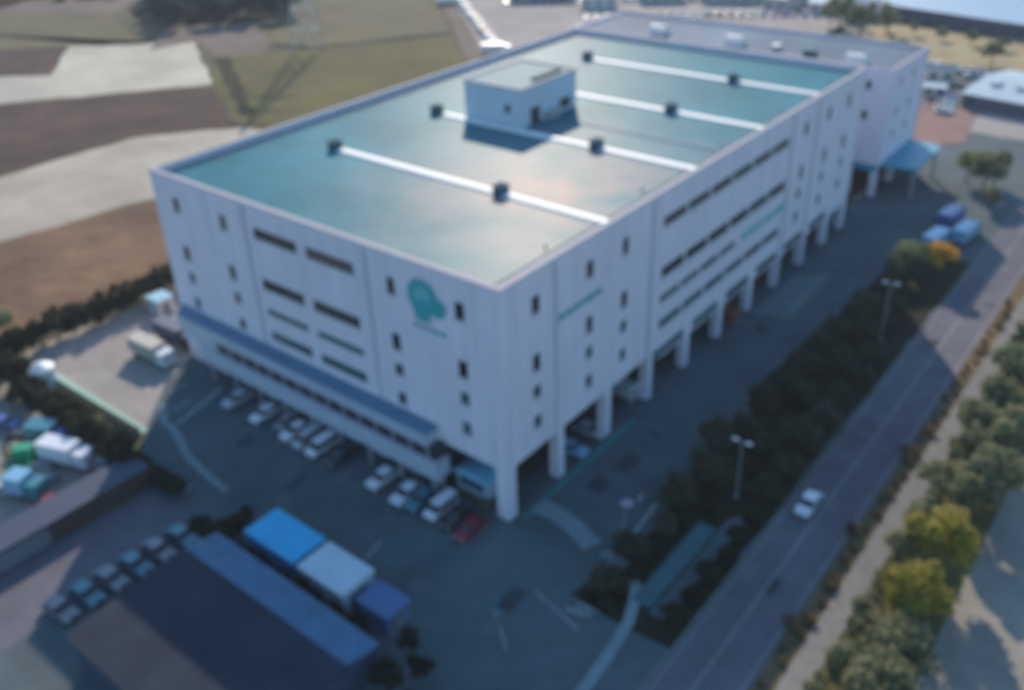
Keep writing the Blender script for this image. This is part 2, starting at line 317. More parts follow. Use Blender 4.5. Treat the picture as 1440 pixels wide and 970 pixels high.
path('kerbed_walkway', [(-50.5, -9.4), (-47, -11.7), (-44.4, -12.0), (-41, -13.1), (-38.3, -14.1), (-34, -14.8), (-29, -15.3)], .9, 0, .12, pale_pad)
path('kerbed_walkway', [(-44.9, -11.2), (-46.2, -6.5), (-47.4, -2.6)], .8, 0, .12, pale_pad)
sheet('pale_marking', [(-35.6, -17.6), (-33.2, -16.9), (-32.6, -18.3), (-35, -19.1)], .03, M['fadedpaint'])
for k in range(17): strip('bay_line', (-45.2+2.75*k, -6.4), (-45.2+2.75*k, -1.6), .1, M['fadedpaint'], .03)
for k, (x, y) in enumerate(((-8.4, -13.2), (-52, -7.5), (-48, -9.5))): strip('lane_line', (x, y), (x-.6, y+2.8), .3, M['fadedpaint'], .03)
MB().box(16.4, 18.4, -1.5, 12.0, 0, .16).build('concrete_channel', mat('teal_grey_channel', (.045, .14, .155), .8, .2, .6))['kind'] = 'structure'
sheet('belt_path', [(18.6, -2), (20.2, -2), (20.4, 17), (18.6, 14)], .036, M['yard'])

rp = random.Random(21)
pm = mat('asphalt_repair', (.07, .08, .085), .9, .3, .8, kind='world'); pm2 = mat('pale_asphalt_repair', (.15, .165, .17), .9, .3, .8, kind='world')
for k in range(16):
    x, y = rp.choice([(rp.uniform(2, 10), rp.uniform(6, 56)), (rp.uniform(-40, 8), rp.uniform(-14, -7.5)), (rp.uniform(23.5, 28), rp.uniform(-5, 80))]); a, b_ = rp.uniform(.8, 2.4), rp.uniform(.6, 3.5)
    sheet('asphalt_repair', [(x, y), (x+a, y+.1), (x+a-.1, y+b_), (x+.05, y+b_)], .0335+.0005*k, rp.choice((pm, pm2)))
for k in range(5):
    x, y = rp.uniform(2, 10.5), rp.uniform(4, 75)
    MB().tube((x, y, .024), (x, y, .047), .35, n=14).build('manhole_cover', M['rubber'])['kind'] = 'structure'
# ------------------------------------------------------------------ the warehouse
L1, L2, H = 57.86, 94.6, 28.
wh = empty('warehouse')
tag(wh, 'huge pale blue-white warehouse with flat teal roof and open ground-floor bays', 'warehouse')
T = .4
wl = MB()
wl.box(-T, 0, 0, 31.5, 6.6, H).box(-T, 0, 31.5, L2, 4.85, H)                 # east face
wl.box(-9.6, -T, 0, T, 6.6, H).box(-L1, -9.6, 0, T, 0, H)                    # south face
wl.box(-L1, -L1+T, T, L2, 0, H).box(-L1+T, -T, L2-T, L2, 0, H)               # west, north
wl.build('wall', M['wall'], wh)
sm = MB()                                                                     # horizontal and vertical panel joints of the cladding
for z in (8.7, 12.2, 15.8, 19.3, 22.6, 26): sm.box(.0, .012, 0, L2, z, z+.05); sm.box(-L1, 0, -.012, 0, z, z+.05)
for k in range(1, 10): sm.box(0, .014, k*9.57-.03, k*9.57+.03, 6.7, 27.4)
for k in range(1, 6): sm.box(-k*9.64-.03, -k*9.64+.03, -.014, 0, 9.3, 27.4)
sm.build('panel_joints', mat('cladding_joint', (.5, .55, .62), .7), wh)
cp = MB(); cp.box(-.55, .07, -.07, L2+.07, H, H+.12).box(-L1-.07, -.55, -.07, .55, H, H+.12).box(-L1-.07, -L1+.55, .55, L2+.07, H, H+.12).box(-L1+.55, -.55, L2-.48, L2+.07, H, H+.12)
cp.build('parapet', M['cap'], wh)
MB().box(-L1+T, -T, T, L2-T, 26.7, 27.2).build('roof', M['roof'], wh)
# open ground floor
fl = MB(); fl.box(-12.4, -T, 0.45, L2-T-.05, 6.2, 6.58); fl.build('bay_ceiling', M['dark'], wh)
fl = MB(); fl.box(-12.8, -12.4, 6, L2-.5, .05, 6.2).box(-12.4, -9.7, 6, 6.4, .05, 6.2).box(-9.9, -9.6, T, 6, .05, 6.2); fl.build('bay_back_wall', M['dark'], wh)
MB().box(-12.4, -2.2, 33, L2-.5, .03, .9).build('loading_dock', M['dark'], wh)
for k in range(10):
    y0 = k*9.57
    x0, x1, ya, yb = (-1.5, .03, -.03, 1.45) if k == 0 else (-1.1, .03, y0-.65, y0+.65)
    if k == 0: MB().box(x0, x1, ya, yb, 0, 6.6).build('column', M['wall'], wh)
    else: MB().box(x0, x1, ya, yb, 0, 6.6 if k < 4 else 4.85).build('column', M['wall'], wh)
MB().box(-1.1, .03, L2-1.3, L2, 0, 4.85).build('column', M['wall'], wh)
for k in range(1, 9):
    y0 = k*9.57+1.6
    for j in range(2):
        b = MB().box(-12.4, -12.3, y0+j*3.8, y0+j*3.8+3.1, .95, 4.4)
        for q in range(6): b.box(-12.3, -12.26, y0+j*3.8, y0+j*3.8+3.1, 1.1+q*.55, 1.16+q*.55)
        b.build('dock_shutter', M['shutter'], wh)
# windows
def win_e(y0, y1, z0, z1, X=0., parent=wh, mat_=None, n=1):      # on a face looking east
    b = MB(); t = .09
    b.box(X, X+.06, y0, y1, z0, z0+t).box(X, X+.06, y0, y1, z1-t, z1).box(X, X+.06, y0, y0+t, z0+t, z1-t).box(X, X+.06, y1-t, y1, z0+t, z1-t)
    for k in range(1, n): y = y0+(y1-y0)*k/n; b.box(X, X+.05, y-.04, y+.04, z0+t, z1-t)
    b.box(X, X+.16, y0-.08, y1+.08, z0-.08, z0)
    f = b.build('window', M['frame'], parent); MB().box(X, X+.02, y0+t, y1-t, z0+t, z1-t).build('pane', mat_ or M['glass'], f)
def win_s(x0, x1, z0, z1, Y=0., parent=wh, mat_=None, n=1):      # on a face looking south
    b = MB(); t = .09
    b.box(x0, x1, Y-.06, Y, z0, z0+t).box(x0, x1, Y-.06, Y, z1-t, z1).box(x0, x0+t, Y-.06, Y, z0+t, z1-t).box(x1-t, x1, Y-.06, Y, z0+t, z1-t)
    for k in range(1, n): x = x0+(x1-x0)*k/n; b.box(x-.04, x+.04, Y-.05, Y, z0+t, z1-t)
    b.box(x0-.08, x1+.08, Y-.16, Y, z0-.08, z0)
    f = b.build('window', M['frame'], parent); MB().box(x0+t, x1-t, Y-.02, Y, z0+t, z1-t).build('pane', mat_ or M['glass'], f)
ROWS = ((24.25, .98), (17.5, 1.0), (13.95, .72), (10.15, .75))   # centre height, half height
for y in (5.4, 14.95, 22.0, 71.6, 80.4, 88.5):
    for j, (z, h) in enumerate(ROWS):
        if (y, j) == (22.0, 9): continue
        win_e(y-.62, y+.62, z-h, z+h, mat_=M['glass'] if j < 2 else M['glass2'])
for x in (-5.2, -14.7, -43.3, -53.0):
    for j, (z, h) in enumerate(ROWS): win_s(x-.62, x+.62, z-h, z+h, mat_=M['glass'] if j < 2 else M['glass2'])
for z, h, hi, m_ in ((24.0, .62, 66, 'glass'), (17.3, .72, 66.3, 'glass'), (13.7, .45, 51, 'glass2'), (10.1, .6, 65.8, 'glass2')):
    n = 6 if hi > 60 else 4; y0 = 30.4; st = (hi-y0)/n
    for k in range(n): win_e(y0+k*st, y0+(k+1)*st-.55, z-h, z+h, mat_=M[m_], n=5)
for z, h, m_ in ((24.5, .7, 'glass'), (17.8, .72, 'glass'), (14.0, .42, 'glass2'), (10.6, .62, 'glass2')):
    for a, b_ in ((-37.3, -29.7), (-28.0, -20.3)): win_s(a, b_, z-h, z+h, mat_=M[m_], n=6)
for k in range(3, 9): win_e(k*9.57+1.3, (k+1)*9.57-1.3, 5.3, 6.6, mat_=M['glass2'], n=4)   # louvres over the dock bays
for y in (9.57, 28.7, 67.6, 76.6): MB().tube((.1, y-.9, .3 if y > 0 else 0), (.1, y-.9, 27.6), .07, n=6).build('downpipe', M['frame'], wh)
for x in (-18.2, -38.9): MB().tube((x, -.1, 8.8), (x, -.1, 27.6), .07, n=6).build('downpipe', M['frame'], wh)
# emblems and lettering too small to read
lg = MB()
cx, cz = -10.2, 24.2
for a in range(0, 360, 12):                                       # ring
    for r0, r1 in ((1.15, 2.1),):
        p = [(cx+r*math.cos(R(t))*1.0, -.09, cz+r*math.sin(R(t))) for r, t in ((r0, a), (r1, a), (r1, a+12), (r0, a+12))]; lg.poly(p)
for a in range(0, 360, 20): lg.poly([(-8.2+r*math.cos(R(t)), -.1, 23.6+r*math.sin(R(t))) for r, t in ((.02, a), (1.2, a), (1.2, a+20), (.02, a+20))])
lg.poly([(-11.9, -.095, 23.4), (-11.2, -.095, 21.4), (-9.2, -.095, 21.4), (-9.5, -.095, 22.9), (-8.6, -.095, 23.2), (-10.2, -.095, 24.2)])
em = lg.build('emblem', M['sign'], wh)
dc = MB()
for a in range(0, 360, 20): dc.poly([(cx+r*math.cos(R(t)), -.085, cz+r*math.sin(R(t))) for r, t in ((.02, a), (1.15, a), (1.15, a+20), (.02, a+20))])
dc.build('emblem_disc', M['sign2'], em)
def lettering(face, a, b, z0, z1, h):                              # row of small raised strokes
    mb = MB(); t = a; r2 = random.Random(3)
    while t < b-.3:
        wd = r2.uniform(.45, .75)*h; z = z0+(z1-z0)*(t-a)/(b-a)
        if face == 'e': mb.box(0, .09, t, t+wd, z-h/2, z+h/2)
        else: mb.box(t, t+wd, -.09, 0, z-h/2, z+h/2)
        t += wd+h*r2.choice((.16, .16, .16, .5))
    (mb.box(.0, .02, a, b, min(z0, z1)-h/2, min(z0, z1)-h/2+.06) if face == 'e' else mb.box(a, b, -.02, 0, z0-h/2, z0-h/2+.06))
    return mb
lettering('e', 9.3, 17.3, 20.8, 20.8, .75).build('sign_lettering', M['sign'], wh)
lettering('e', 52.6, 66.4, 13.7, 13.7, 1.15).build('sign_lettering', M['sign2'], wh)
lettering('s', -11.8, -7.0, 20.7, 20.7, .38).build('sign_lettering', M['sign'], wh)
# roof lights, vents and penthouse
for y, segs, vents in ((20.3, ((-44.3, -17.1), (-15.6, -1)), (-45.2, -16.3)), (40.0, ((-43.2, -17), (-15.2, -1)), (-44.6, -16.0)), (59.2, ((-42.5, -16.8), (-14.9, -1)), (-44.2, -15.8)), (78.6, ((-42.8, -16.4), (-14.8, -1)), (-43.8, -15.6))):
    for a, b_ in segs:
        mb = MB(); p = [(y-.72, 27.2), (y+.72, 27.2), (y+.58, 27.4), (y, 27.48), (y-.58, 27.4)]
        n = len(p); mb.v += [(a, q[0], q[1]) for q in p]+[(b_, q[0], q[1]) for q in p]
        mb.f += [tuple(range(n)), tuple(reversed(range(n, 2*n)))]+[((k+1) % n, k, n+k, n+(k+1) % n) for k in range(n)]; mb.mi += [0]*(n+2)
        mb.build('roof_light', M['strip'], wh)
    for x in vents:
        v = MB().box(x-.65, x+.65, y-.75, y+.75, 27.2, 28.25).box(x-.75, x+.75, y-.85, y+.85, 28.25, 28.4).build('roof_vent', M['ventblue'], wh)
        MB().tube((x, y, 28.4), (x, y, 28.62), .45, .3, 12).build('fan_cowl', M['ventblue'], v)
for y in (11.5, 30.5, 50, 69, 87):
    MB().tube((-3.2, y, 27.2), (-3.2, y, 27.75), .12, n=8).build('drain_pipe', M['frame'], wh)
for x, y0, y1 in ((-2.2, 2, 92), (-55.8, 2, 92)): MB().box(x-.06, x+.06, y0, y1, 27.2, 27.34).build('cable_tray', M['annexroof'], wh)
MB().box(-29.1, -2.3, 47.6, 47.8, 27.2, 27.36).build('cable_tray', M['annexroof'], wh)
ph = MB().box(-39.7, -29.3, 40.9, 54.3, 27.2, 32.6).build('penthouse', M['pent'], wh)
MB().box(-39.8, -29.2, 40.8, 41.15, 32.6, 32.85).box(-39.8, -29.2, 54.05, 54.4, 32.6, 32.85).box(-39.8, -39.45, 41.15, 54.05, 32.6, 32.85).box(-29.55, -29.2, 41.15, 54.05, 32.6, 32.85).build('parapet', M['cap'], ph)
MB().box(-39.4, -29.6, 41.2, 54.0, 32.6, 32.66).build('penthouse_roof', mat('pale_teal_roof_coating', (.2, .3, .31), .8, .1, .3), ph)
MB().box(-31.5, -30.6, 46, 52.5, 32.66, 33.0).build('parapet_shade_bar', M['ventblue'], ph)  # low dark box added to stand in for the parapet's shade
MB().box(-29.3, -29.24, 43.1, 45.2, 27.25, 29.6).build('door', M['dark'], ph)
MB().box(-29.3, -28.5, 46.2, 49.4, 27.2, 28.5).build('plant_unit', M['steel'], ph)
MB().box(-29.3, -29.22, 50.2, 52.6, 27.8, 29.2).build('louvre', M['dark'], ph)
win_s(-32.2, -31.2, 29.2, 30.3, 40.9, ph)
# annex along the south face
x0, x1 = -57.2, -8.6
MB().poly([(x0, 0, 8.75), (x0+1.2, -1.95, 8.33), (x1-1, -1.95, 8.33), (x1-1, 0, 8.75)]).poly([(x1-1, 0, 8.75), (x1-1, -1.95, 8.33), (x1-1, 0, 8.33)]).build('annex_roof', M['annexroof'], wh)
MB().prism([(x0+1.2, -1.97), (x1-1, -1.97), (x1-1, 0), (x0, 0)], 6.85, 8.31).build('annex_fascia', M['annex'], wh)
MB().prism([(-53.5, -1.8), (x1, -1.8), (x1, 0), (-54.5, 0)], 5.25, 6.85).build('annex_ribbon_window', M['glass'], wh)
for k in range(15):
    x = -47.5+2.7*k; MB().box(x, x+.16, -1.86, -1.8, 5.26, 6.84).build('mullion', M['annex'], wh)
MB().prism([(-50.8, -2.2), (x1+.4, -2.2), (x1+.4, 0), (-54, 0)], 2.9, 5.25).build('annex_spandrel', M['annex'], wh)
MB().box(-55.5, -47.8, -1.9, 0, 5.26, 6.84).build('annex_end_panel', M['annex'], wh)
for k in range(9): MB().box(-50+5.1*k, -49.6+5.1*k, -2.0, -1.6, 0, 2.9).build('annex_post', M['steel'], wh)
for k in range(8): MB().box(-48.9+5.1*k, -46.2+5.1*k, -.05, 0, .05, 2.6).build('door', M['dark'], wh)
# link block and rear wing, joined to the warehouse
HW = 23.9
lk = MB().box(-L1, -10.5, L2, 111, 0, HW-.7).build('link_block', M['wall'], wh)
MB().box(-L1, -10.5, L2+.02, 111, HW-.7, HW-.5).build('roof', M['roof2'], lk)
MB().box(-10.9, -10.5, L2+.05, 111, HW-.5, HW).build('parapet', M['cap'], lk)
WX, WY, WY2 = -.5, 111., 131.5
wg = MB(); wg.box(-70, WX, WY, WY+T, 6.2, HW).box(WX-T, WX, WY+T, WY2, 6.2, HW).box(-70, WX, WY2-T, WY2, 0, HW).box(-70, -70+T, WY+T, WY2-T, 0, HW).box(-70, -12, WY, WY+T, 0, 6.2)
wgo = wg.build('rear_wing', M['wall'], wh)
MB().box(-70+T, WX-T, WY+T, WY2-T, HW-.9, HW-.5).build('roof', M['roof2'], wgo)
MB().box(-70, WX+.06, WY-.06, WY+.45, HW, HW+.1).box(WX-.45, WX+.06, WY+.45, WY2+.06, HW, HW+.1).box(-70, WX-.45, WY2-.4, WY2+.06, HW, HW+.1).build('parapet', M['cap'], wgo)
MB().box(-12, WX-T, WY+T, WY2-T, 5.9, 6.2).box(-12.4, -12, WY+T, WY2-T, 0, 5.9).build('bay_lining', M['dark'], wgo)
for y in (WY, WY+9.6, WY2-1.1): MB().box(WX-1.1, WX+.02, y, y+1.1, 0, 6.2).build('column', M['wall'], wgo)
MB().box(-6.3, -5.2, WY, WY+1.1, 0, 6.2).build('column', M['wall'], wgo)
MB().prism([(WX+.01, WY+1), (6.0, WY+2), (6.0, WY2-3), (WX+.01, WY2-2)], 5.75, 6.15).build('canopy', M['tealcanopy'], wgo)
for y in (WY+3, WY2-4.5): MB().box(5.2, 5.6, y, y+.4, 0, 5.75).build('canopy_post', M['steel'], wgo)
MB().box(-6.5, WX, WY-.03, WY-.0, 4.9, 6.1).build('teal_band', M['tealcanopy'], wgo)
for z in (15.3, 20.8): win_s(-4.9, -3.9, z-.8, z+.8, WY, wgo)
for y in (WY+5, WY+12):
    for z in (11, 15.3, 20.8): win_e(y, y+1, z-.6, z+.6, WX, wgo, M['glass2'])
for x, y in ((-53.5, 116), (-35.5, 115.2), (-10.2, 113.2)):
    mb = MB(); p = [(0, 0), (3.6, 0), (3.6, .3), (1.2, 3.0), (.2, 3.0)]
    mb.v += [(x, y+q[0], HW-.5+q[1]*.6) for q in p]+[(x+3.4, y+q[0], HW-.5+q[1]*.6) for q in p]; n = 5
    mb.f += [tuple(range(n)), tuple(reversed(range(n, 2*n)))]+[((k+1) % n, k, n+k, n+(k+1) % n) for k in range(n)]; mb.mi += [0]*7
    mb.build('roof_hood', M['strip'], wgo)
MB().box(-18.3, -16.2, 113.4, 115.4, HW-.5, HW+.9).build('plant_unit', M['ventblue'], wgo)
MB().box(-26, -24.5, 116, 118, HW-.5, HW+.4).build('plant_unit', M['steel'], wgo)

# ------------------------------------------------------------------ trees
def crown_mesh(name, rx, rz_, n, leaf, seed, m, cz=0, lumps=16):
    r = random.Random(seed); mb = MB(); C = []
    for _ in range(lumps):
        th = r.uniform(0, 6.283); ph_ = math.asin(r.uniform(-.5, .95)); q = r.uniform(.35, .8)
        C.append((Vector((math.cos(th)*math.cos(ph_)*rx*q, math.sin(th)*math.cos(ph_)*rx*q, math.sin(ph_)*rz_*q)), r.uniform(.26, .45)*rx))
    C.append((Vector((0, 0, 0)), .55*rx))
    per = n//len(C)
    for c, s in C:
        for _ in range(per):
            d = Vector((r.gauss(0, 1), r.gauss(0, 1), r.gauss(0, 1))).normalized(); rad = s*(r.uniform(.45, 1.08))
            p = c+d*rad; p.z = p.z*1.0+cz
            nn = (d+Vector((r.gauss(0, .5), r.gauss(0, .5), r.gauss(0, .5)+.3))).normalized(); u = nn.orthogonal().normalized(); a = r.uniform(0, 6.28); v = nn.cross(u)
            u2 = u*math.cos(a)+v*math.sin(a); v2 = nn.cross(u2); k = leaf*r.uniform(.6, 1.3)
            mb.poly([p-u2*k, p-v2*k*.55, p+u2*k, p+v2*k*.55])
    return mb
def make_tree(kind, h, rx, m, seed, n=1500, leaf=.3, label='', cat='tree', trunk=.18, low=.0, name=None):
    """tree prototype: crown and trunk with limbs"""
    e = empty(name or kind); zc = h-rx*.85 if not low else h*.5
    rz_ = rx*.9 if not low else h*.5
    tb = MB(); r = random.Random(seed); p = Vector((0, 0, -.05)); top = zc
    segs = 4; prev = p; pr = trunk
    for k in range(segs):
        q = Vector((r.uniform(-.1, .1), r.uniform(-.1, .1), top*(k+1)/segs)); tb.tube(prev, q, pr, pr*.82, 7); prev = q; pr *= .82
    for k in range(5):
        a = r.uniform(0, 6.28); b0 = Vector((0, 0, top*r.uniform(.55, .9))); tb.tube(b0, b0+Vector((math.cos(a)*rx*.6, math.sin(a)*rx*.6, rx*.5)), trunk*.4, trunk*.12, 5)
    tb.build('trunk', M['bark'], e)
    crown_mesh('crown', rx, rz_, n, leaf, seed, m, zc).build('crown', m, e)
    e['category'] = cat; return e
protos = {}
def tree(kind, x, y, s, label, group=None, zs=None):
    P = protos[kind]; i = P['i']; P['i'] += 1; e = P['o'][i % len(P['o'])]
    if kind in ('belt_tree', 'evergreen_tree', 'broadleaf_tree'): s *= rnd.uniform(.82, 1.18)
    sc = (s, s*rnd.uniform(.88, 1.12), s*(zs or rnd.uniform(.85, 1.15))); rz = rnd.uniform(0, 6.28)
    if not P['used'][i % len(P['o'])]:
        P['used'][i % len(P['o'])] = True; e.location = (x, y, 0); e.rotation_euler.z = rz; e.scale = sc; e['label'] = label
        if group: e['group'] = group
        return e
    return copy_tree(e, (x, y, 0), rz, label, group, sc)
def proto(kind, nvar, **kw):
    os_ = [make_tree(kind, seed=11*k+len(protos)*101, **kw) for k in range(nvar)]
    for o in os_: CH[o.name] = kids(o)
    protos[kind] = dict(i=0, o=os_, used=[False]*nvar)
proto('evergreen_tree', 4, h=5.5, rx=2.3, m=M['leaf_dark'], n=1700, leaf=.3)
proto('belt_tree', 4, h=4.0, rx=2.5, m=M['leaf_belt'], n=1800, leaf=.24, low=1)
proto('broadleaf_tree', 4, h=6.0, rx=2.6, m=M['leaf_green'], n=2200, leaf=.28)
proto('shrub', 3, h=1.6, rx=1.1, m=M['leaf_green'], n=500, leaf=.2, low=1, cat='shrub', trunk=.06)
proto('dark_shrub', 3, h=2.0, rx=1.4, m=M['leaf_dark'], n=700, leaf=.22, low=1, cat='shrub', trunk=.07)
proto('verge_shrub', 3, h=.9, rx=.65, m=M['leaf_brown'], n=200, leaf=.13, low=1, cat='shrub', trunk=.04)
proto('olive_tree', 2, h=7.0, rx=3.0, m=M['leaf_olive'], n=3000, leaf=.27)
proto('hedge_tree', 4, h=5.0, rx=2.3, m=M['leaf_dark'], n=1900, leaf=.28, low=1)
proto('yellow_tree', 1, h=5.0, rx=1.9, m=M['leaf_yellow'], n=1500, leaf=.25)
proto('pale_tree', 2, h=6.0, rx=2.6, m=M['leaf_pale'], n=2000, leaf=.27)
proto('forest_tree', 3, h=11, rx=5.0, m=M['leaf_blue'], n=1500, leaf=.75, trunk=.35)
proto('russet_shrub', 2, h=4.0, rx=3.6, m=M['leaf_red'], n=700, leaf=.55, low=1, cat='shrub')

# belt between yard and road
G = 'dark trees of the planted belt'
bx = [(13.6, -2.0, .8), (12.9, 3.6, .85), (14.2, 8.5, .8), (12.6, 13.5, .95), (13.9, 18.6, 1.0), (12.4, 24, .95), (13.8, 29, 1.05), (12.9, 34.5, 1.0), (14.4, 40, 1.05), (13.4, 45.5, 1.0), (14.2, 51, 1.0), (13.6, 56.6, 1.0), (14.6, 62, .95), (14.0, 67.6, 1), (15.2, 73, 1), (15.0, 78.5, .95)]
for i, (x, y, s) in enumerate(bx): tree('belt_tree', x, y, s*1.02, f'dark belt tree on the yard side, {ordn(i)} from the near end', G)
bx = [(20.4, 19.5, .75), (20.2, 24.5, .9), (19.8, 30, .95), (20.3, 36, .95), (19.6, 41.8, 1), (20.2, 47.5, .95), (19.6, 53.3, 1), (17.4, 63.8, .8), (17.2, 69.5, .8), (17.4, 75.3, .8), (17, 27, .8), (16.8, 38.5, .85), (17.0, 49.2, .85), (16.9, 58.2, .75)]
for i, (x, y, s) in enumerate(bx[:10]): tree('belt_tree', x, y, s*1.02, f'dark belt tree on the road side, {ordn(i)} from the near end', G)
for i, (x, y, s) in enumerate(bx[10:]): tree('belt_tree', x, y, s*1.02, f'small dark tree in the middle of the planted belt, {ordn(i)} from its near end', G)
for i, (x, y, s) in enumerate([(14.9, -3.8, .8), (14.9, 1, .8), (15.0, 5.2, .8), (15.1, 10, .8), (16.2, 14.3, .9), (20.9, -1.4, 1), (21.1, 1.8, .9), (20.9, 5.2, 1), (21.2, 8.6, .9), (20.9, 11.9, 1), (21, 15.2, .9), (18.4, 21.8, 1), (17.2, 32.6, 1), (17.0, 44.2, 1)]):
    tree('dark_shrub', x, y, s, f'low dark shrub beside the teal channel strip, {ordn(i)} counted from the near end', 'shrubs in the planted belt')
tree('yellow_tree', 19.6, 83.4, 1.35, 'bright orange-yellow autumn tree standing at the far end of the belt')
tree('pale_tree', 15.4, 82.6, 1.1, 'pale yellow-green round tree beside the orange-yellow autumn tree')
tree('pale_tree', 11.5, 128.5, 1.25, 'pale green tree on the sunlit side road beyond the rear wing')
for i, (x, y, s) in enumerate(((15.8, 123.5, 1.1), (16.2, 129.5, 1.1), (19, 116, .9))): tree('broadleaf_tree', x, y, s, f'grey-green tree beside the sunlit side road, {ordn(i)} from the road', 'trees by the side road')
# bank of trees right of the pavement
G = 'trees on the bank right of the pavement'
olv = [(38.6, 18.0, 1.12), (38.4, 10.4, 1.08)]
tree('olive_tree', *olv[0], 'large yellow-topped olive tree on the bank, the farther of the two')
tree('olive_tree', *olv[1], 'large yellow-topped olive tree on the bank, the nearer of the two')
lst = [(35.4, -12, .9), (38.6, -8, 1), (35.6, -5.5, .8), (38.9, -1.5, 1), (35.8, 1.2, .75), (38.8, 4.8, .9), (35.6, 6.6, .7), (35.3, 12.2, .6), (35.2, 17.6, .7), (35.3, 23.8, .75), (38.5, 28, 1.05), (35.4, 29.6, .8), (39.4, 33.6, 1.15), (36.2, 35.6, .95), (38.8, 40.5, 1.05), (35.5, 42, .85), (38.5, 47.5, 1), (35.5, 49, .85), (38.8, 54.5, 1.05), (35.6, 57, .9), (38.8, 62, 1), (35.6, 65, .85), (38.6, 70, 1), (35.8, 74, .85), (38.4, 79, .9), (36, 85, .8), (38, 92, .8), (36.4, 101, .75), (38, 110, .8)]
for i, (x, y, s) in enumerate(lst): tree('broadleaf_tree', x+.4, y, s*1.12, f'grey-green tree on the bank by the pavement, {ordn(i)} from the bottom', G)
for i in range(44):
    y = -18+i*2.55+rnd.uniform(-.6, .6); tree('shrub', 34.6+rnd.uniform(-.1, .5), y, rnd.uniform(.55, .95), f'low green shrub edging the pavement, {ordn(i)} from the bottom', 'green shrubs edging the pavement')
for i in range(46):
    y = -18+i*2.2+rnd.uniform(-.7, .7); tree('verge_shrub', 30.7+rnd.uniform(-.5, .45), y, rnd.uniform(.6, 1.25), f'small brown bush on the verge, {ordn(i)} from the bottom', 'brown bushes on the verge')
for i, y in enumerate((4.5, 20, 36.5)): tree('verge_shrub', 29.95, y, 1.5, f'larger brown bush at the road edge, {ordn(i)} from the bottom of the view', 'larger verge bushes')
# west side
for i in range(24): tree('hedge_tree', -78.1+rnd.uniform(-.5, .5), -27+i*2.6, rnd.uniform(.95, 1.1), f'dark hedge tree between the fields and west lot, {ordn(i)} from its left end', 'hedge between fields and lot')
for i in range(19): tree('hedge_tree', -86.5+i*2.55, -19.6+rnd.uniform(-.5, .5), rnd.uniform(.85, 1.0), f'dark tree in the row behind the pale green fence, {ordn(i)} from its left end', 'row behind the green fence')
for i in range(6): tree('dark_shrub', -40.5+i*1.5, -18.4-rnd.uniform(0, 1.4), rnd.uniform(.9, 1.2), f'dark shrub where the fence row meets the lane, {ordn(i)} from the fence', 'shrubs at the fence row end')
tree('shrub', -50.6, -18.6, 1.9, 'tall olive green shrub among the dark trees by the lane')
tree('pale_tree', -85.5, -13.5, .8, 'pale olive tree at the left end of the dark hedge')
hb = [(-25.8+1.95*i, -21.1+.35*math.sin(i*1.7)) for i in range(14)]
for i, (x, y) in enumerate(hb): tree('dark_shrub', x, y, 1.05, f'dark hedge shrub between coloured sheds and big roof, {ordn(i)} from the left', 'hedge between sheds and big roof')
for i in range(5): tree('dark_shrub', -23.2+.15*i, -17.3-1.0*i, .95, f'dark hedge shrub left of the bright blue shed, {ordn(i)} from the top', 'hedge left of the blue shed')
for i in range(6): tree('dark_shrub', -22.3, -22.5-2.3*i, .8, f'dark shrub on the left side of the big dark roof, {ordn(i)} from the top', 'shrubs left of the big roof')
for i, (x, y) in enumerate(((3.6, -19), (6.4, -20.6), (5.2, -23.3), (8.4, -24))): tree('evergreen_tree', x, y, .62, f'low dark tree right of the violet-blue shed, {ordn(i)} from the shed', 'trees right of the sheds')
# far left woods and scrub
for y in range(6):
    for j in range(7):
        p = Vector((-260, 127))+Vector((25, 38))*j/6+Vector((-12, 7))*y+Vector((rnd.uniform(-2, 2), rnd.uniform(-2, 2)))
        tree('forest_tree', p.x, p.y, rnd.uniform(.85, 1.15), f'dark forest tree beyond the fields, in its {ORD[y]} row, {ORD[j]} from the left', 'dark wood beyond the fields')
for i in range(26):
    p = Vector((-335-rnd.uniform(0, 50), 112+rnd.uniform(0, 42))); 
    tree('russet_shrub', p.x, p.y, rnd.uniform(.7, 1.2), 'russet scrub bush at the far edge of the fields, one of many alike', 'russet scrub beyond the fields')
for i, (x, y, s) in enumerate(((-49, 236, 2.3), (-57.5, 240, 2.2), (-62.5, 246, 1.5), (-43, 243, 1.4))): tree('broadleaf_tree', x, y, s, f'big grey-green tree behind the rear wing, {ordn(i)} from its middle', 'big trees behind the rear wing')
tree('broadleaf_tree', -7.2, 221, 1.1, 'lone dark tree on the pale dry field')
for i in range(8): tree('broadleaf_tree', -45+9*i, 247.5-1.8*i, .8, f'low tree along the wall of the far blue-roofed hall, {ordn(i)} from the left', 'trees by the far hall')

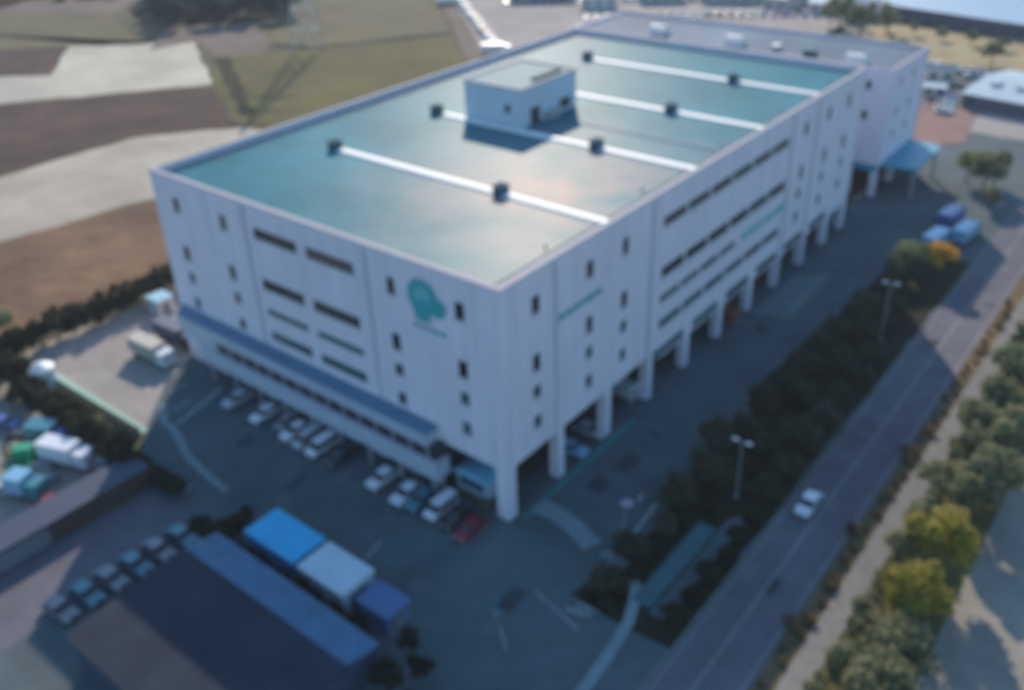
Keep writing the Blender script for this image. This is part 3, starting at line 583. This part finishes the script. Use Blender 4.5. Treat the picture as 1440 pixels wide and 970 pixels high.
# ------------------------------------------------------------------ vehicles
def wheel(e, x, y, r, wd=.2):
    t = MB().tube((x, y-wd/2, r), (x, y+wd/2, r), r, n=16).build('wheel', M['rubber'], e)
    MB().tube((x, y-wd/2-.01, r), (x, y+wd/2+.01, r), r*.58, n=12).build('rim', M['chrome'], t)
def car(x, y, rz, paint, label, group=None, van=False, name='parked_car'):
    e = empty(name, (x, y, .03), rz); tag(e, label, 'car', group); L = 2.1; W = .82
    if van: lo = [(-L, .35), (L, .35), (L, .8), (L-.35, 1.0), (L-.55, 1.05), (-L, 1.05)]; top = [(L-.6, 1.04), (L-1.15, 1.72), (-L+.08, 1.75), (-L, 1.04)]
    else: lo = [(-L, .35), (L, .35), (L+.02, .62), (L-.15, .82), (L-1.05, .95), (-L+.45, .98), (-L, .85)]; top = [(L-1.1, .94), (L-1.75, 1.4), (-L+1.05, 1.42), (-L+.35, .96)]
    MB().extrude_y(lo, -W, W).build('body', paint, e, bevel=.06)
    g = MB(); n = len(top); i = 0
    sh_ = lambda p: .12 if p[1] > 1.2 else .04
    g.v += [(p[0], -W+sh_(p), p[1]) for p in top]+[(p[0], W-sh_(p), p[1]) for p in top]
    g.f += [(0, 1, 2, 3), (7, 6, 5, 4)]+[((k+1) % 4, k, 4+k, 4+(k+1) % 4) for k in range(4)]; g.mi += [0]*6
    g.build('cabin_glass', M['glass'], e)
    xa, xb = top[1][0], top[2][0]; zt = top[1][1]
    MB().prism([(xb-.03, -W+.1), (xa+.03, -W+.1), (xa+.03, W-.1), (xb-.03, W-.1)], zt-.02, max(top[1][1], top[2][1])+.04).build('roof', paint, e, bevel=.02)
    for sx in (-1.28, 1.28):
        for sy in (-W+.08, W-.08): wheel(e, sx, sy, .31)
    for sy in (-.6, .6): MB().box(L-.06, L+.03, sy-.15, sy+.15, .62, .76).build('headlight', M['lamp'], e)
    for sy in (-.62, .62): MB().box(-L-.02, -L+.03, sy-.12, sy+.12, .68, .82).build('tail_light', CARP['red'], e)
    return e
def truck(x, y, rz, cab, box, label, group=None, L=7.5, flat=False):
    e = empty('parked_truck', (x, y, .03), rz); tag(e, label, 'truck', group)
    prof = [(L/2-1.9, .55), (L/2, .55), (L/2+.02, 1.5), (L/2-.25, 2.45), (L/2-1.9, 2.5)]
    MB().extrude_y(prof, -1.05, 1.05).build('cab', cab, e, bevel=.07)
    MB().poly([(L/2+.03, -.92, 1.5), (L/2+.03, .92, 1.5), (L/2-.22, .86, 2.25), (L/2-.22, -.86, 2.25)]).build('windscreen', M['glass'], e)
    MB().box(-L/2+.1, L/2-.2, -.45, .45, .5, .8).build('chassis', M['rubber'], e)
    if flat: MB().box(-L/2, L/2-2.1, -1.1, 1.1, .85, 1.0).box(-L/2, L/2-2.1, -1.1, -1.04, 1.0, 1.6).box(-L/2, L/2-2.1, 1.04, 1.1, 1.0, 1.6).box(-L/2, -L/2+.06, -1.04, 1.04, 1.0, 1.6).build('bed', box, e)
    else: MB().box(-L/2, L/2-2.05, -1.15, 1.15, .85, 3.05).build('cargo_box', box, e, bevel=.04)
    for sx in (L/2-1.1, -L/2+1.3):
        for sy in (-.9, .9): wheel(e, sx, sy, .42, .3)
    for sy in (-.75, .75): MB().box(L/2-.02, L/2+.05, sy-.18, sy+.18, .75, .95).build('headlight', M['lamp'], e)
    return e
SD = -math.pi/2
G = 'cars parked nose-out in front of the annex'
for x, y, c, v, lb in ((-42.6, -3.4, 'silver', 0, 'silver car at the left end of the row before the annex'), (-37.0, -3.3, 'white', 0, 'white car standing alone, second from the left in the annex row'),
        (-32.9, -2.6, 'grey', 1, 'grey van in the annex row just left of the white cluster'), (-30.9, -3.4, 'white', 0, 'white car at the left of the cluster in the annex row'),
        (-28.4, -3.6, 'silver', 1, 'silver van in the middle of the cluster in the annex row'), (-25.9, -3.6, 'white', 1, 'white van right of the silver van in the annex row'),
        (-22.7, -3.4, 'black', 0, 'black car right of the white cluster in the annex row'), (-15.7, -3.4, 'white', 0, 'white car alone between two empty bays in the annex row'),
        (-11.6, -3.7, 'white', 0, 'white hatchback beside the teal car near the corner column'), (-9.6, -3.4, 'teal', 0, 'dark teal car between two white cars near the corner column'),
        (-6.9, -3.2, 'white', 1, 'white van left of the dark cars at the corner column'), (-4.5, -3.3, 'black', 0, 'black car beside the red car at the corner column'), (-2.2, -3.8, 'red', 0, 'dark red car nearest the corner column')):
    car(x, y, SD+rnd.uniform(-.03, .03), CARP[c], lb, G, van=bool(v))
car(24.7, 20.9, SD, CARP['white'], 'small white car driving alone on the dark road', name='moving_car')
# covered booth inside the corner bay
bt = empty('gate_booth', (-6.0, 2.3, 0)); tag(bt, 'light blue rounded booth under the open corner bay', 'booth')
MB().box(-2.3, 2.3, -1.3, 1.3, 0, 2.5).build('wall', M['annex'], bt, bevel=.15)
mb = MB(); n = 10; pf = [(2.6*math.cos(math.pi*k/n), 2.5+.95*math.sin(math.pi*k/n)) for k in range(n+1)]; mb.extrude_y(pf, -1.7, 1.7); mb.build('roof', mat('sky_blue_booth_roof', (.2, .5, .68), .5), bt, smooth=False)
MB().box(-1.7, 1.7, -1.34, -1.3, 1.1, 2.1).build('window', M['glass2'], bt)
tree('shrub', -3.4, .2, .6, 'small green shrub between the booth and the corner column')
# trucks and cars in the dock bays
car(-1.6, 13.7, .1, CARP['sky'], 'pale blue car parked behind the second column of the open bays')
car(-1.9, 18.0, .1, CARP['silver'], 'silver car just inside the open bay before the third column')
truck(-4.6, 27.0, 0, CARP['silver'], CARP['silver'], 'silver truck reversed into the third open bay', 'trucks at the docks')
truck(-2.6, 52.0, 0, CARP['orange'], CARP['orange'], 'orange-brown truck nosing out of a dock bay', 'trucks at the docks', L=7)
truck(-5.4, 71, 0, CARP['grey'], CARP['grey'], 'grey truck inside a far dock bay', 'trucks at the docks')
truck(15.8, 95.0, 1.45, CARP['blue'], CARP['sky'], 'blue cab truck with pale blue box beside the autumn tree', 'trucks beyond the belt')
truck(15.0, 106.0, 1.45, CARP['blue'], CARP['blue'], 'deep blue truck parked behind the pale blue box truck', 'trucks beyond the belt')
truck(18.9, 100.6, 1.45, CARP['teal'], CARP['sky'], 'teal cab truck nearest the road beyond the belt', 'trucks beyond the belt')
car(19.2, 92, 1.5, CARP['red'], 'dull red car between the trucks and the autumn tree')
# west lot trucks
truck(-61.3, -3.9, .05, CARP['white'], mat('cream_box_panel', (.4, .38, .32), .6, .08, .5), 'cream box truck standing in the sunlit west lot', 'trucks in the west lot', L=8)
truck(-62.6, .9, .05, CARP['black'], mat('dark_blue_box_panel', (.05, .07, .12), .6, .08, .5), 'dark grey truck parked behind the cream box truck', 'trucks in the west lot', L=8)
# scrap yard
truck(-51.8, -27.5, 2.4, CARP['green'], CARP['green'], 'bright green flatbed truck in the sunlit scrap yard', 'trucks in the scrap yard', L=5.2, flat=True)
truck(-48.6, -23.4, .35, CARP['white'], CARP['white'], 'long white box truck in the scrap yard beside the dark trees', 'trucks in the scrap yard', L=7)
truck(-46.6, -29.2, .4, CARP['teal'], CARP['sky'], 'small teal and blue truck in front of the green flatbed', 'trucks in the scrap yard', L=4.6)
truck(-54.0, -22.6, .5, CARP['blue'], CARP['teal'], 'blue and teal truck behind the white box truck', 'trucks in the scrap yard', L=5.6)
car(-42.3, -28.6, .5, CARP['red'], 'dark maroon car alone on the sandy yard')
car(-49.6, -30.8, .6, CARP['silver'], 'silver car beside the small teal truck')
car(-43.9, -21.2, .4, CARP['silver'], 'silver car at the corner under the dark trees')
car(-57.6, -24.6, .4, CARP['black'], 'black car behind the green flatbed truck')
car(-62.5, -24.4, .4, CARP['blue'], 'blue car at the far left of the scrap yard')
def crate(x, y, s, m, label):
    e = empty('scrap_skip', (x, y, .03), rnd.uniform(0, 1.5)); tag(e, label, 'skip', 'skips in the scrap yard')
    t = MB(); t.box(-s, s, -.7*s, .7*s, 0, .1)
    for a in ((-s, s, -.7*s, -.64*s), (-s, s, .64*s, .7*s), (-s, -.94*s, -.64*s, .64*s), (.94*s, s, -.64*s, .64*s)): t.box(*a, .1, 1.1)
    t.build('body', m, e); u = MB()
    for _ in range(9): a = rnd.uniform(-.8*s, .5*s); b_ = rnd.uniform(-.55*s, .2*s); u.box(a, a+.3*s, b_, b_+.25*s, .1, rnd.uniform(.6, 1.5))
    u.build('scrap_load', M['steel'], e)
for x, y, s, m, lb in ((-49.9, -26.2, 1.1, CARP['silver'], 'pale grey skip right of the green flatbed'), (-55.6, -26.0, 1.2, CARP['yellow'], 'yellow skip behind the green flatbed'), (-51.6, -24.4, 1.0, CARP['teal'], 'teal skip between the green and white trucks'), (-57, -21.3, 1.2, CARP['orange'], 'rusty orange skip at the edge of the dark trees'), (-41.9, -20.9, .6, CARP['orange'], 'small orange skip by the lane corner'), (-47, -26.4, .9, CARP['grey'], 'dark grey skip before the white box truck')):
    crate(x, y, s, m, lb)

# ------------------------------------------------------------------ small buildings, fences, poles
def shed(x0, x1, y0, y1, h, rm, wm, label, name='storage_shed', ribs=True):
    e = empty(name, ((x0+x1)/2, (y0+y1)/2, 0)); a, b = (x1-x0)/2, (y1-y0)/2; tag(e, label, 'shed')
    MB().box(-a+.1, a-.1, -b+.1, b-.1, 0, h-.15).build('wall', wm, e)
    t = MB().box(-a, a, -b, b, h-.15, h)
    if ribs:
        q = -a+.3
        while q < a-.2: t.box(q, q+.05, -b, b, h, h+.035); q += .45
    t.build('roof', rm, e)
    MB().box(a-.1, a-.06, -b*.5, b*.4, 0, 2.1).build('door', M['shutter'], e)
    MB().box(-a*.4, a*.4, b-.1, b-.06, 1.0, 2.0).build('window', M['glass2'], e)
    return e
shed(-19.0, -11.3, -19.9, -15.5, 3.0, M['blueroof'], mat('blue_shed_wall', (.03, .25, .5), .6), 'storage shed with bright blue roof beside the dark hedge')
shed(-10.7, -4.1, -19.9, -15.6, 3.0, M['whiteroof'], mat('pale_shed_wall', (.4, .5, .55), .6), 'storage shed with white-grey roof between the blue ones')
shed(-3.4, .9, -19.0, -15.8, 2.4, M['purproof'], mat('violet_shed_wall', (.1, .18, .3), .6), 'small shed with violet-blue roof at the right of the row')
shed(-74.6, -71.4, 3.6, 6.6, 2.8, mat('light_cyan_roof', (.3, .55, .66), .5), M['housewall'], 'small kiosk with pale cyan roof at the far corner of the west lot', 'kiosk')
shed(-41.1, -37.1, -60, -19.4, 2.6, M['slate'], M['brick'], 'long low shed with slate blue roof and brown side wall', 'long_shed')
hall = empty('dark_roofed_hall', (-8.7, -29.2, 0)); tag(hall, 'large hall with dark weathered roof and steel blue roof edge at the bottom', 'hall')
MB().box(-10.6, 12, -9, 6.6, 0, 4.1).build('wall', M['slate'], hall)
RZ = lambda y: 5.0-(3.2-y)*.07 if y <= 3.2 else 5.0-(y-3.2)*.2
MB().poly([(-11, 3.2, 5.0), (12.4, 3.2, 5.0), (12.4, 6.9, RZ(6.9)), (-11, 6.9, RZ(6.9))]).build('blue_roof_slope', M['hallblue'], hall)
MB().poly([(-11, -9.4, RZ(-9.4)), (12.4, -9.4, RZ(-9.4)), (12.4, 3.2, 5.0), (-11, 3.2, 5.0)]).build('dark_roof_slope', M['halldark'], hall)
t = MB()
for k in range(39):
    x = -10.8+k*.6; w_ = .05
    t.poly([(x, -9.4, RZ(-9.4)+.03), (x+w_, -9.4, RZ(-9.4)+.03), (x+w_, 3.2, 5.03), (x, 3.2, 5.03)]).poly([(x, 3.2, 5.03), (x+w_, 3.2, 5.03), (x+w_, 6.9, RZ(6.9)+.03), (x, 6.9, RZ(6.9)+.03)])
t.build('roof_seams', M['slate'], hall)
for i, (x, y) in enumerate(((-24.9, -23.0), (-25.1, -25.7), (-25.2, -28.3), (-25.4, -30.9), (-25.5, -33.5), (-25.7, -36.1))):
    car(x-1.2, y, .1, CARP['grey' if i % 2 else 'teal'], f'small pale car in the row left of the dark hall, {ORD[i]} from the top', 'cars left of the dark hall')
MB().box(-70.3, -46.9, -14.9, -13.9, 0, .1).build('mint_strip', mat('mint_ground_strip', (.33, .5, .4), .85, .15, .8))['kind'] = 'structure'
# fence of the west lot
def fence(pts, h, m, label, name='boundary_fence', cat='fence'):
    e = empty(name, (*pts[0], 0)); tag(e, label, cat); o0 = Vector(pts[0]); pn = MB(); po = MB()
    for a, b in zip(pts[:-1], pts[1:]):
        a = Vector(a)-o0; b = Vector(b)-o0; d = (b-a); L = d.length; d.normalize(); n = Vector((-d.y, d.x))*.04
        pn.prism([tuple(a-n), tuple(b-n), tuple(b+n), tuple(a+n)], .12, h)
        t = 0
        while t <= L: p = a+d*t; po.box(p.x-.07, p.x+.07, p.y-.07, p.y+.07, 0, h+.1); t += 2.4
    pn.build('panels', m, e); q = po.build('posts', M['steel'], e); return e
fence([(-70.5, -15.4), (-60, -15.3), (-46.8, -15.0)], 1.0, M['tealwall'], 'pale green fence along the sunlit west lot')
fence([(.4, 1.9), (.4, 9)], .01, M['tealpaint'], 'x') if False else None
tk = empty('water_tank', (-67.6, -16.6, 0)); tag(tk, 'round pale blue water tank at the end of the green fence', 'tank')
MB().tube((0, 0, 0), (0, 0, 3.0), 1.7, n=28).build('body', M['whiteroof'], tk); MB().tube((0, 0, 3.0), (0, 0, 3.7), 1.75, .3, 28).build('lid', M['whiteroof'], tk)
def lamp(x, y, h, rz, label):
    e = empty('street_lamp', (x, y, 0), rz); tag(e, label, 'street lamp', 'lamp posts in the planted belt')
    MB().tube((0, 0, 0), (0, 0, h), .11, .06, 8).build('pole', M['steel'], e)
    MB().tube((0, 0, h-.1), (1.0, 0, h+.15), .045, .04, 6).tube((0, 0, h-.1), (-1.0, 0, h+.15), .045, .04, 6).build('arm', M['steel'], e)
    for s in (-1, 1): MB().box(.75*s-.38, .75*s+.38, -.2, .2, h+.1, h+.26).build('lamp_head', M['lamp'], e, bevel=.04)
    MB().box(-.18, .18, -.18, .18, 0, .3).build('base', M['steel'], e)
lamp(17.7, 17.9, 7.5, 0, 'grey lamp post with white heads nearest the teal channel')
lamp(18.9, 59.7, 9, .2, 'taller grey lamp post farther along the planted belt')
for i, (x, y) in enumerate(((10.2, 10), (11.2, 34), (11.6, 62))):
    e = empty('bollard_sign', (x, y, 0)); tag(e, f'small white yard sign on a post by the belt, {ORD[i]} from the near end', 'sign', 'yard signs')
    MB().tube((0, 0, 0), (0, 0, 1.8), .04, n=6).build('post', M['steel'], e); MB().box(-.02, .02, -.3, .3, 1.3, 1.9).build('panel', CARP['white'], e)
# pylon
py_ = empty('power_pylon', (-187, 132, 0), .4); tag(py_, 'tall grey lattice power pylon standing on the olive meadow', 'pylon')
t = MB(); HP = 46; lv = [0, 7, 13, 18.5, 23.5, 28, 32, 36, 40, 43.5, HP]
half = lambda z: 3.6*(1-z/HP)**1.15+.45
cor = lambda z: [Vector((sx*half(z), sy*half(z), z)) for sx, sy in ((-1, -1), (1, -1), (1, 1), (-1, 1))]
for a, b in zip(lv[:-1], lv[1:]):
    A, B = cor(a), cor(b)
    for k in range(4):
        t.tube(A[k], B[k], .16, n=4); t.tube(A[k], B[(k+1) % 4], .09, n=4); t.tube(A[(k+1) % 4], B[k], .09, n=4); t.tube(B[k], B[(k+1) % 4], .08, n=4)
t.build('lattice_tower', M['steel'], py_)
for z, w_ in ((28, 8), (35, 6.8), (41.5, 5.5)):
    t = MB()
    for s in (-1, 1):
        for yy in (-.5, .5): t.tube((0, yy, z), (s*w_, 0, z+.3), .09, n=4); t.tube((0, yy, z+1.8), (s*w_, 0, z+.3), .09, n=4)
        t.tube((s*w_, 0, z+.3), (s*w_, 0, z-1.6), .14, n=6)
    t.build('cross_arm', M['steel'], py_)

# ------------------------------------------------------------------ far buildings and cars
def house(x, y, w_, d, h, rz, label, roof=None, wallm=None, gable=1.6, cat='house', name='distant_house', group=None):
    e = empty(name, (x, y, 0), rz); tag(e, label, cat, group)
    MB().box(-w_/2, w_/2, -d/2, d/2, 0, h).build('wall', wallm or M['housewall'], e)
    g = MB(); a, b = w_/2+.4, d/2+.4
    v = [(-a, -b, h), (a, -b, h), (a, b, h), (-a, b, h), (-a, 0, h+gable), (a, 0, h+gable)]
    g.v = v; g.f = [(0, 1, 5, 4), (2, 3, 4, 5), (0, 4, 3), (1, 2, 5), (3, 2, 1, 0)]; g.mi = [0]*5; g.build('roof', roof or M['houseroof'], e)
    n = max(2, int(w_/4))
    for k in range(n):
        xx = -w_/2+w_*(k+.5)/n
        for zz in ([1.2, 4.1] if h > 5 else [1.2]): f = MB().box(xx-.8, xx+.8, -d/2-.05, -d/2, zz, zz+1.3).build('window', M['glass2'], e)
    MB().box(-w_/2-.05, -w_/2, -.6, .6, 0, 2.1).build('door', M['dark'], e)
    return e
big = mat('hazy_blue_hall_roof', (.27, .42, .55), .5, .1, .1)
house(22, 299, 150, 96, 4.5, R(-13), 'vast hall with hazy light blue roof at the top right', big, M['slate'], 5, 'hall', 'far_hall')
wr = mat('pale_blue_ribbed_roof', (.38, .5, .56), .5, .18, .2)
house(8.5, 190, 20, 27, 3.4, R(-8), 'pale blue-roofed workshop behind the dry field edge, the larger one', wr, M['slate'], 1.5, 'workshop', 'workshop')
house(25.5, 186, 12, 22, 3.2, R(-8), 'pale blue-roofed workshop right beside the larger workshop', wr, M['slate'], 1.5, 'workshop', 'workshop')
for wx, wy, wd, dp, hz in ((8.5, 190, 20, 27, 3.4), (25.5, 186, 12, 22, 3.2)):
    for k in range(3):
        q = R(-8); lx = -wd/2+wd*(k+.7)/3.4; X = wx+lx*math.cos(q)+dp*.18*math.sin(q); Y = wy+lx*math.sin(q)-dp*.18*math.cos(q)
        e_ = MB().box(-.9, .9, -1.4, 1.4, 0, .7).box(-1.05, 1.05, -1.55, 1.55, .7, .82).build('roof_ventilator', M['steel'], None, (X, Y, hz+.75), q); tag(e_, f'grey ventilator box on the workshop roofs, {ORD[k if wx < 10 else k+3]} from the left', 'ventilator', 'ventilators on the workshop roofs')
house(-11.5, 184, 5, 4, 2.6, R(20), 'small white hut beside the red paving', M['whiteroof'], M['housewall'], .6, 'hut', 'hut')
house(-14.5, 199, 7, 6, 3.6, R(20), 'low grey hut behind the white hut', M['roof2'], M['housewall'], .8, 'hut', 'hut')
for i, (x, y, w_, d, h, r_, m_) in enumerate(((-146, 236, 13, 9, 4.5, .6, 'whiteroof'), (-133, 258, 16, 9, 5, .6, 'houseroof'), (-172, 236, 24, 9, 4, .63, 'hallblue'), (-112, 270, 18, 10, 5.5, .5, 'whiteroof'), (-92, 283, 20, 10, 6, .4, 'houseroof'), (-205, 240, 12, 9, 5, .7, 'whiteroof'), (-193, 262, 16, 10, 6, .7, 'houseroof'), (-78, 296, 16, 9, 6, .4, 'hallblue'))):
    house(x, y, w_, d, h, r_, f'distant building along the top edge, {ORD[i]} of the group by the car park', M[m_], group='distant buildings')
rb = random.Random(5); nb = 0
for (x0, y0, dx, dy, n_) in ((-60, 262, -14, 3.5, 7), (-40, 330, -22, 5, 8), (-215, 262, -20, 8, 5), (-33, 150, -9, 3, 3)):
    for k in range(n_):
        x = x0+dx*k+rb.uniform(-2, 2); y = y0+dy*k+rb.uniform(-3, 3)
        if (x0, y0) == (-33, 150): y += 14
        house(x, y, rb.uniform(8, 14), rb.uniform(7, 10), rb.uniform(3, 5.5), rb.uniform(-.3, .6), f'small building in the far district, {ordn(nb)} counted outward from the rear wing', M[rb.choice(('houseroof', 'whiteroof', 'hallblue', 'houseroof', 'roof2'))], group='far district buildings'); nb += 1
# parked cars far away: one simple shared car of body, cabin and wheels
fc = {}
def far_car(x, y, rz, c, label, group):
    if c not in fc:
        e = car(x, y, rz, CARP[c], label, group); CH[e.name] = kids(e)
        for q in CH[e.name]: CH[q.name] = kids(q)
        fc[c] = e; return e
    return copy_tree(fc[c], (x, y, .08), rz, label, group)
cs = ['white', 'silver', 'blue', 'grey', 'white', 'red', 'silver', 'sky', 'black', 'blue']
for i in range(20):
    t_ = i/19; x = -196+t_*62; y = 216-t_*53; far_car(x+rnd.uniform(-.4, .4), y+rnd.uniform(-.4, .4), .85+rnd.uniform(-.05, .05), cs[(i*7+i//3) % 10], f'{cs[(i*7+i//3)%10]} car in the long row beside the curved track, {ordn(i)} from the top', 'cars in the long row by the track')
for i in range(12):
    far_car(-180+i*2.9, 224+i*2.0, -.95, cs[(i*3) % 10], f'{cs[(i*3)%10]} car in the back row of the grey car park, {ordn(i)} from the left', 'cars in the back row')
for i in range(12):
    far_car(-138+i*3.0, 216+i*1.7, -.95, cs[(i*3+4) % 10], f'{cs[(i*3+4)%10]} car in the row behind the roof corner, {ordn(i)} from the left', 'cars behind the roof corner')
for i in range(11):
    far_car(-104+i*3.2, 242+i*1.5, -1.05, cs[(i*3+2) % 10], f'{cs[(i*3+2)%10]} car in the row left of the big far trees, {ordn(i)} from the left', 'cars left of the far trees')
for i in range(14):
    far_car(-126+i*3.4, 231+i*1.9, -1.05, cs[(i*7+1) % 10], f'{cs[(i*7+1)%10]} car in the row right behind the rear wing roof, {ordn(i)} from the left', 'cars behind the rear wing roof')
for i in range(12):
    far_car(-150+i*3.6, 246+i*1.9, .5, cs[(i*7+3) % 10], f'{cs[(i*7+3)%10]} car in the farthest row at the top edge, {ordn(i)} from the left', 'cars at the top edge')
for i in range(8):
    far_car(-14+i*2.4+rnd.uniform(-.3, .3), 206+rnd.uniform(-2, 2), 1.5, cs[(i*7+6) % 10], f'{cs[(i*7+6)%10]} car behind the large workshop, {ordn(i)} from the left', 'cars behind the workshop')
for i in range(9):
    far_car(-21+i*2.3, 212-i*.5+rnd.uniform(-1, 1), 1.4, cs[(i*3+1) % 10], f'{cs[(i*3+1)%10]} car at the edge of the dry field, {ordn(i)} from the left', 'cars by the dry field')
for i in range(6):
    far_car(-8.5+i*.7, 186-i*3.0, .2, cs[(i*7+5) % 10], f'{cs[(i*7+5)%10]} car beside the red paving, {ordn(i)} from the back', 'cars by the red paving')
truck(-133.3, 160.8, .6, CARP['white'], CARP['white'], 'white box truck at the end of the long car row by the roof edge', None, L=9)
truck(-199, 212, .8, CARP['white'], CARP['white'], 'white box truck at the top end of the long car row', None, L=9)

# ------------------------------------------------------------------ thin haze: one closed box round the scene and the camera
hm = bpy.data.materials.new('haze_air'); hm.use_nodes = True; hn = hm.node_tree; hn.nodes.clear()
ho = hn.nodes.new('ShaderNodeOutputMaterial'); hv = hn.nodes.new('ShaderNodeVolumePrincipled'); hn.links.new(hv.outputs[0], ho.inputs['Volume'])
hv.inputs['Color'].default_value = (.8, .88, 1, 1); hv.inputs['Density'].default_value = .00018; hv.inputs['Anisotropy'].default_value = .2
MB().box(-3010, 1510, -1510, 3510, -1, 72).build('haze', hm)['kind'] = 'stuff'
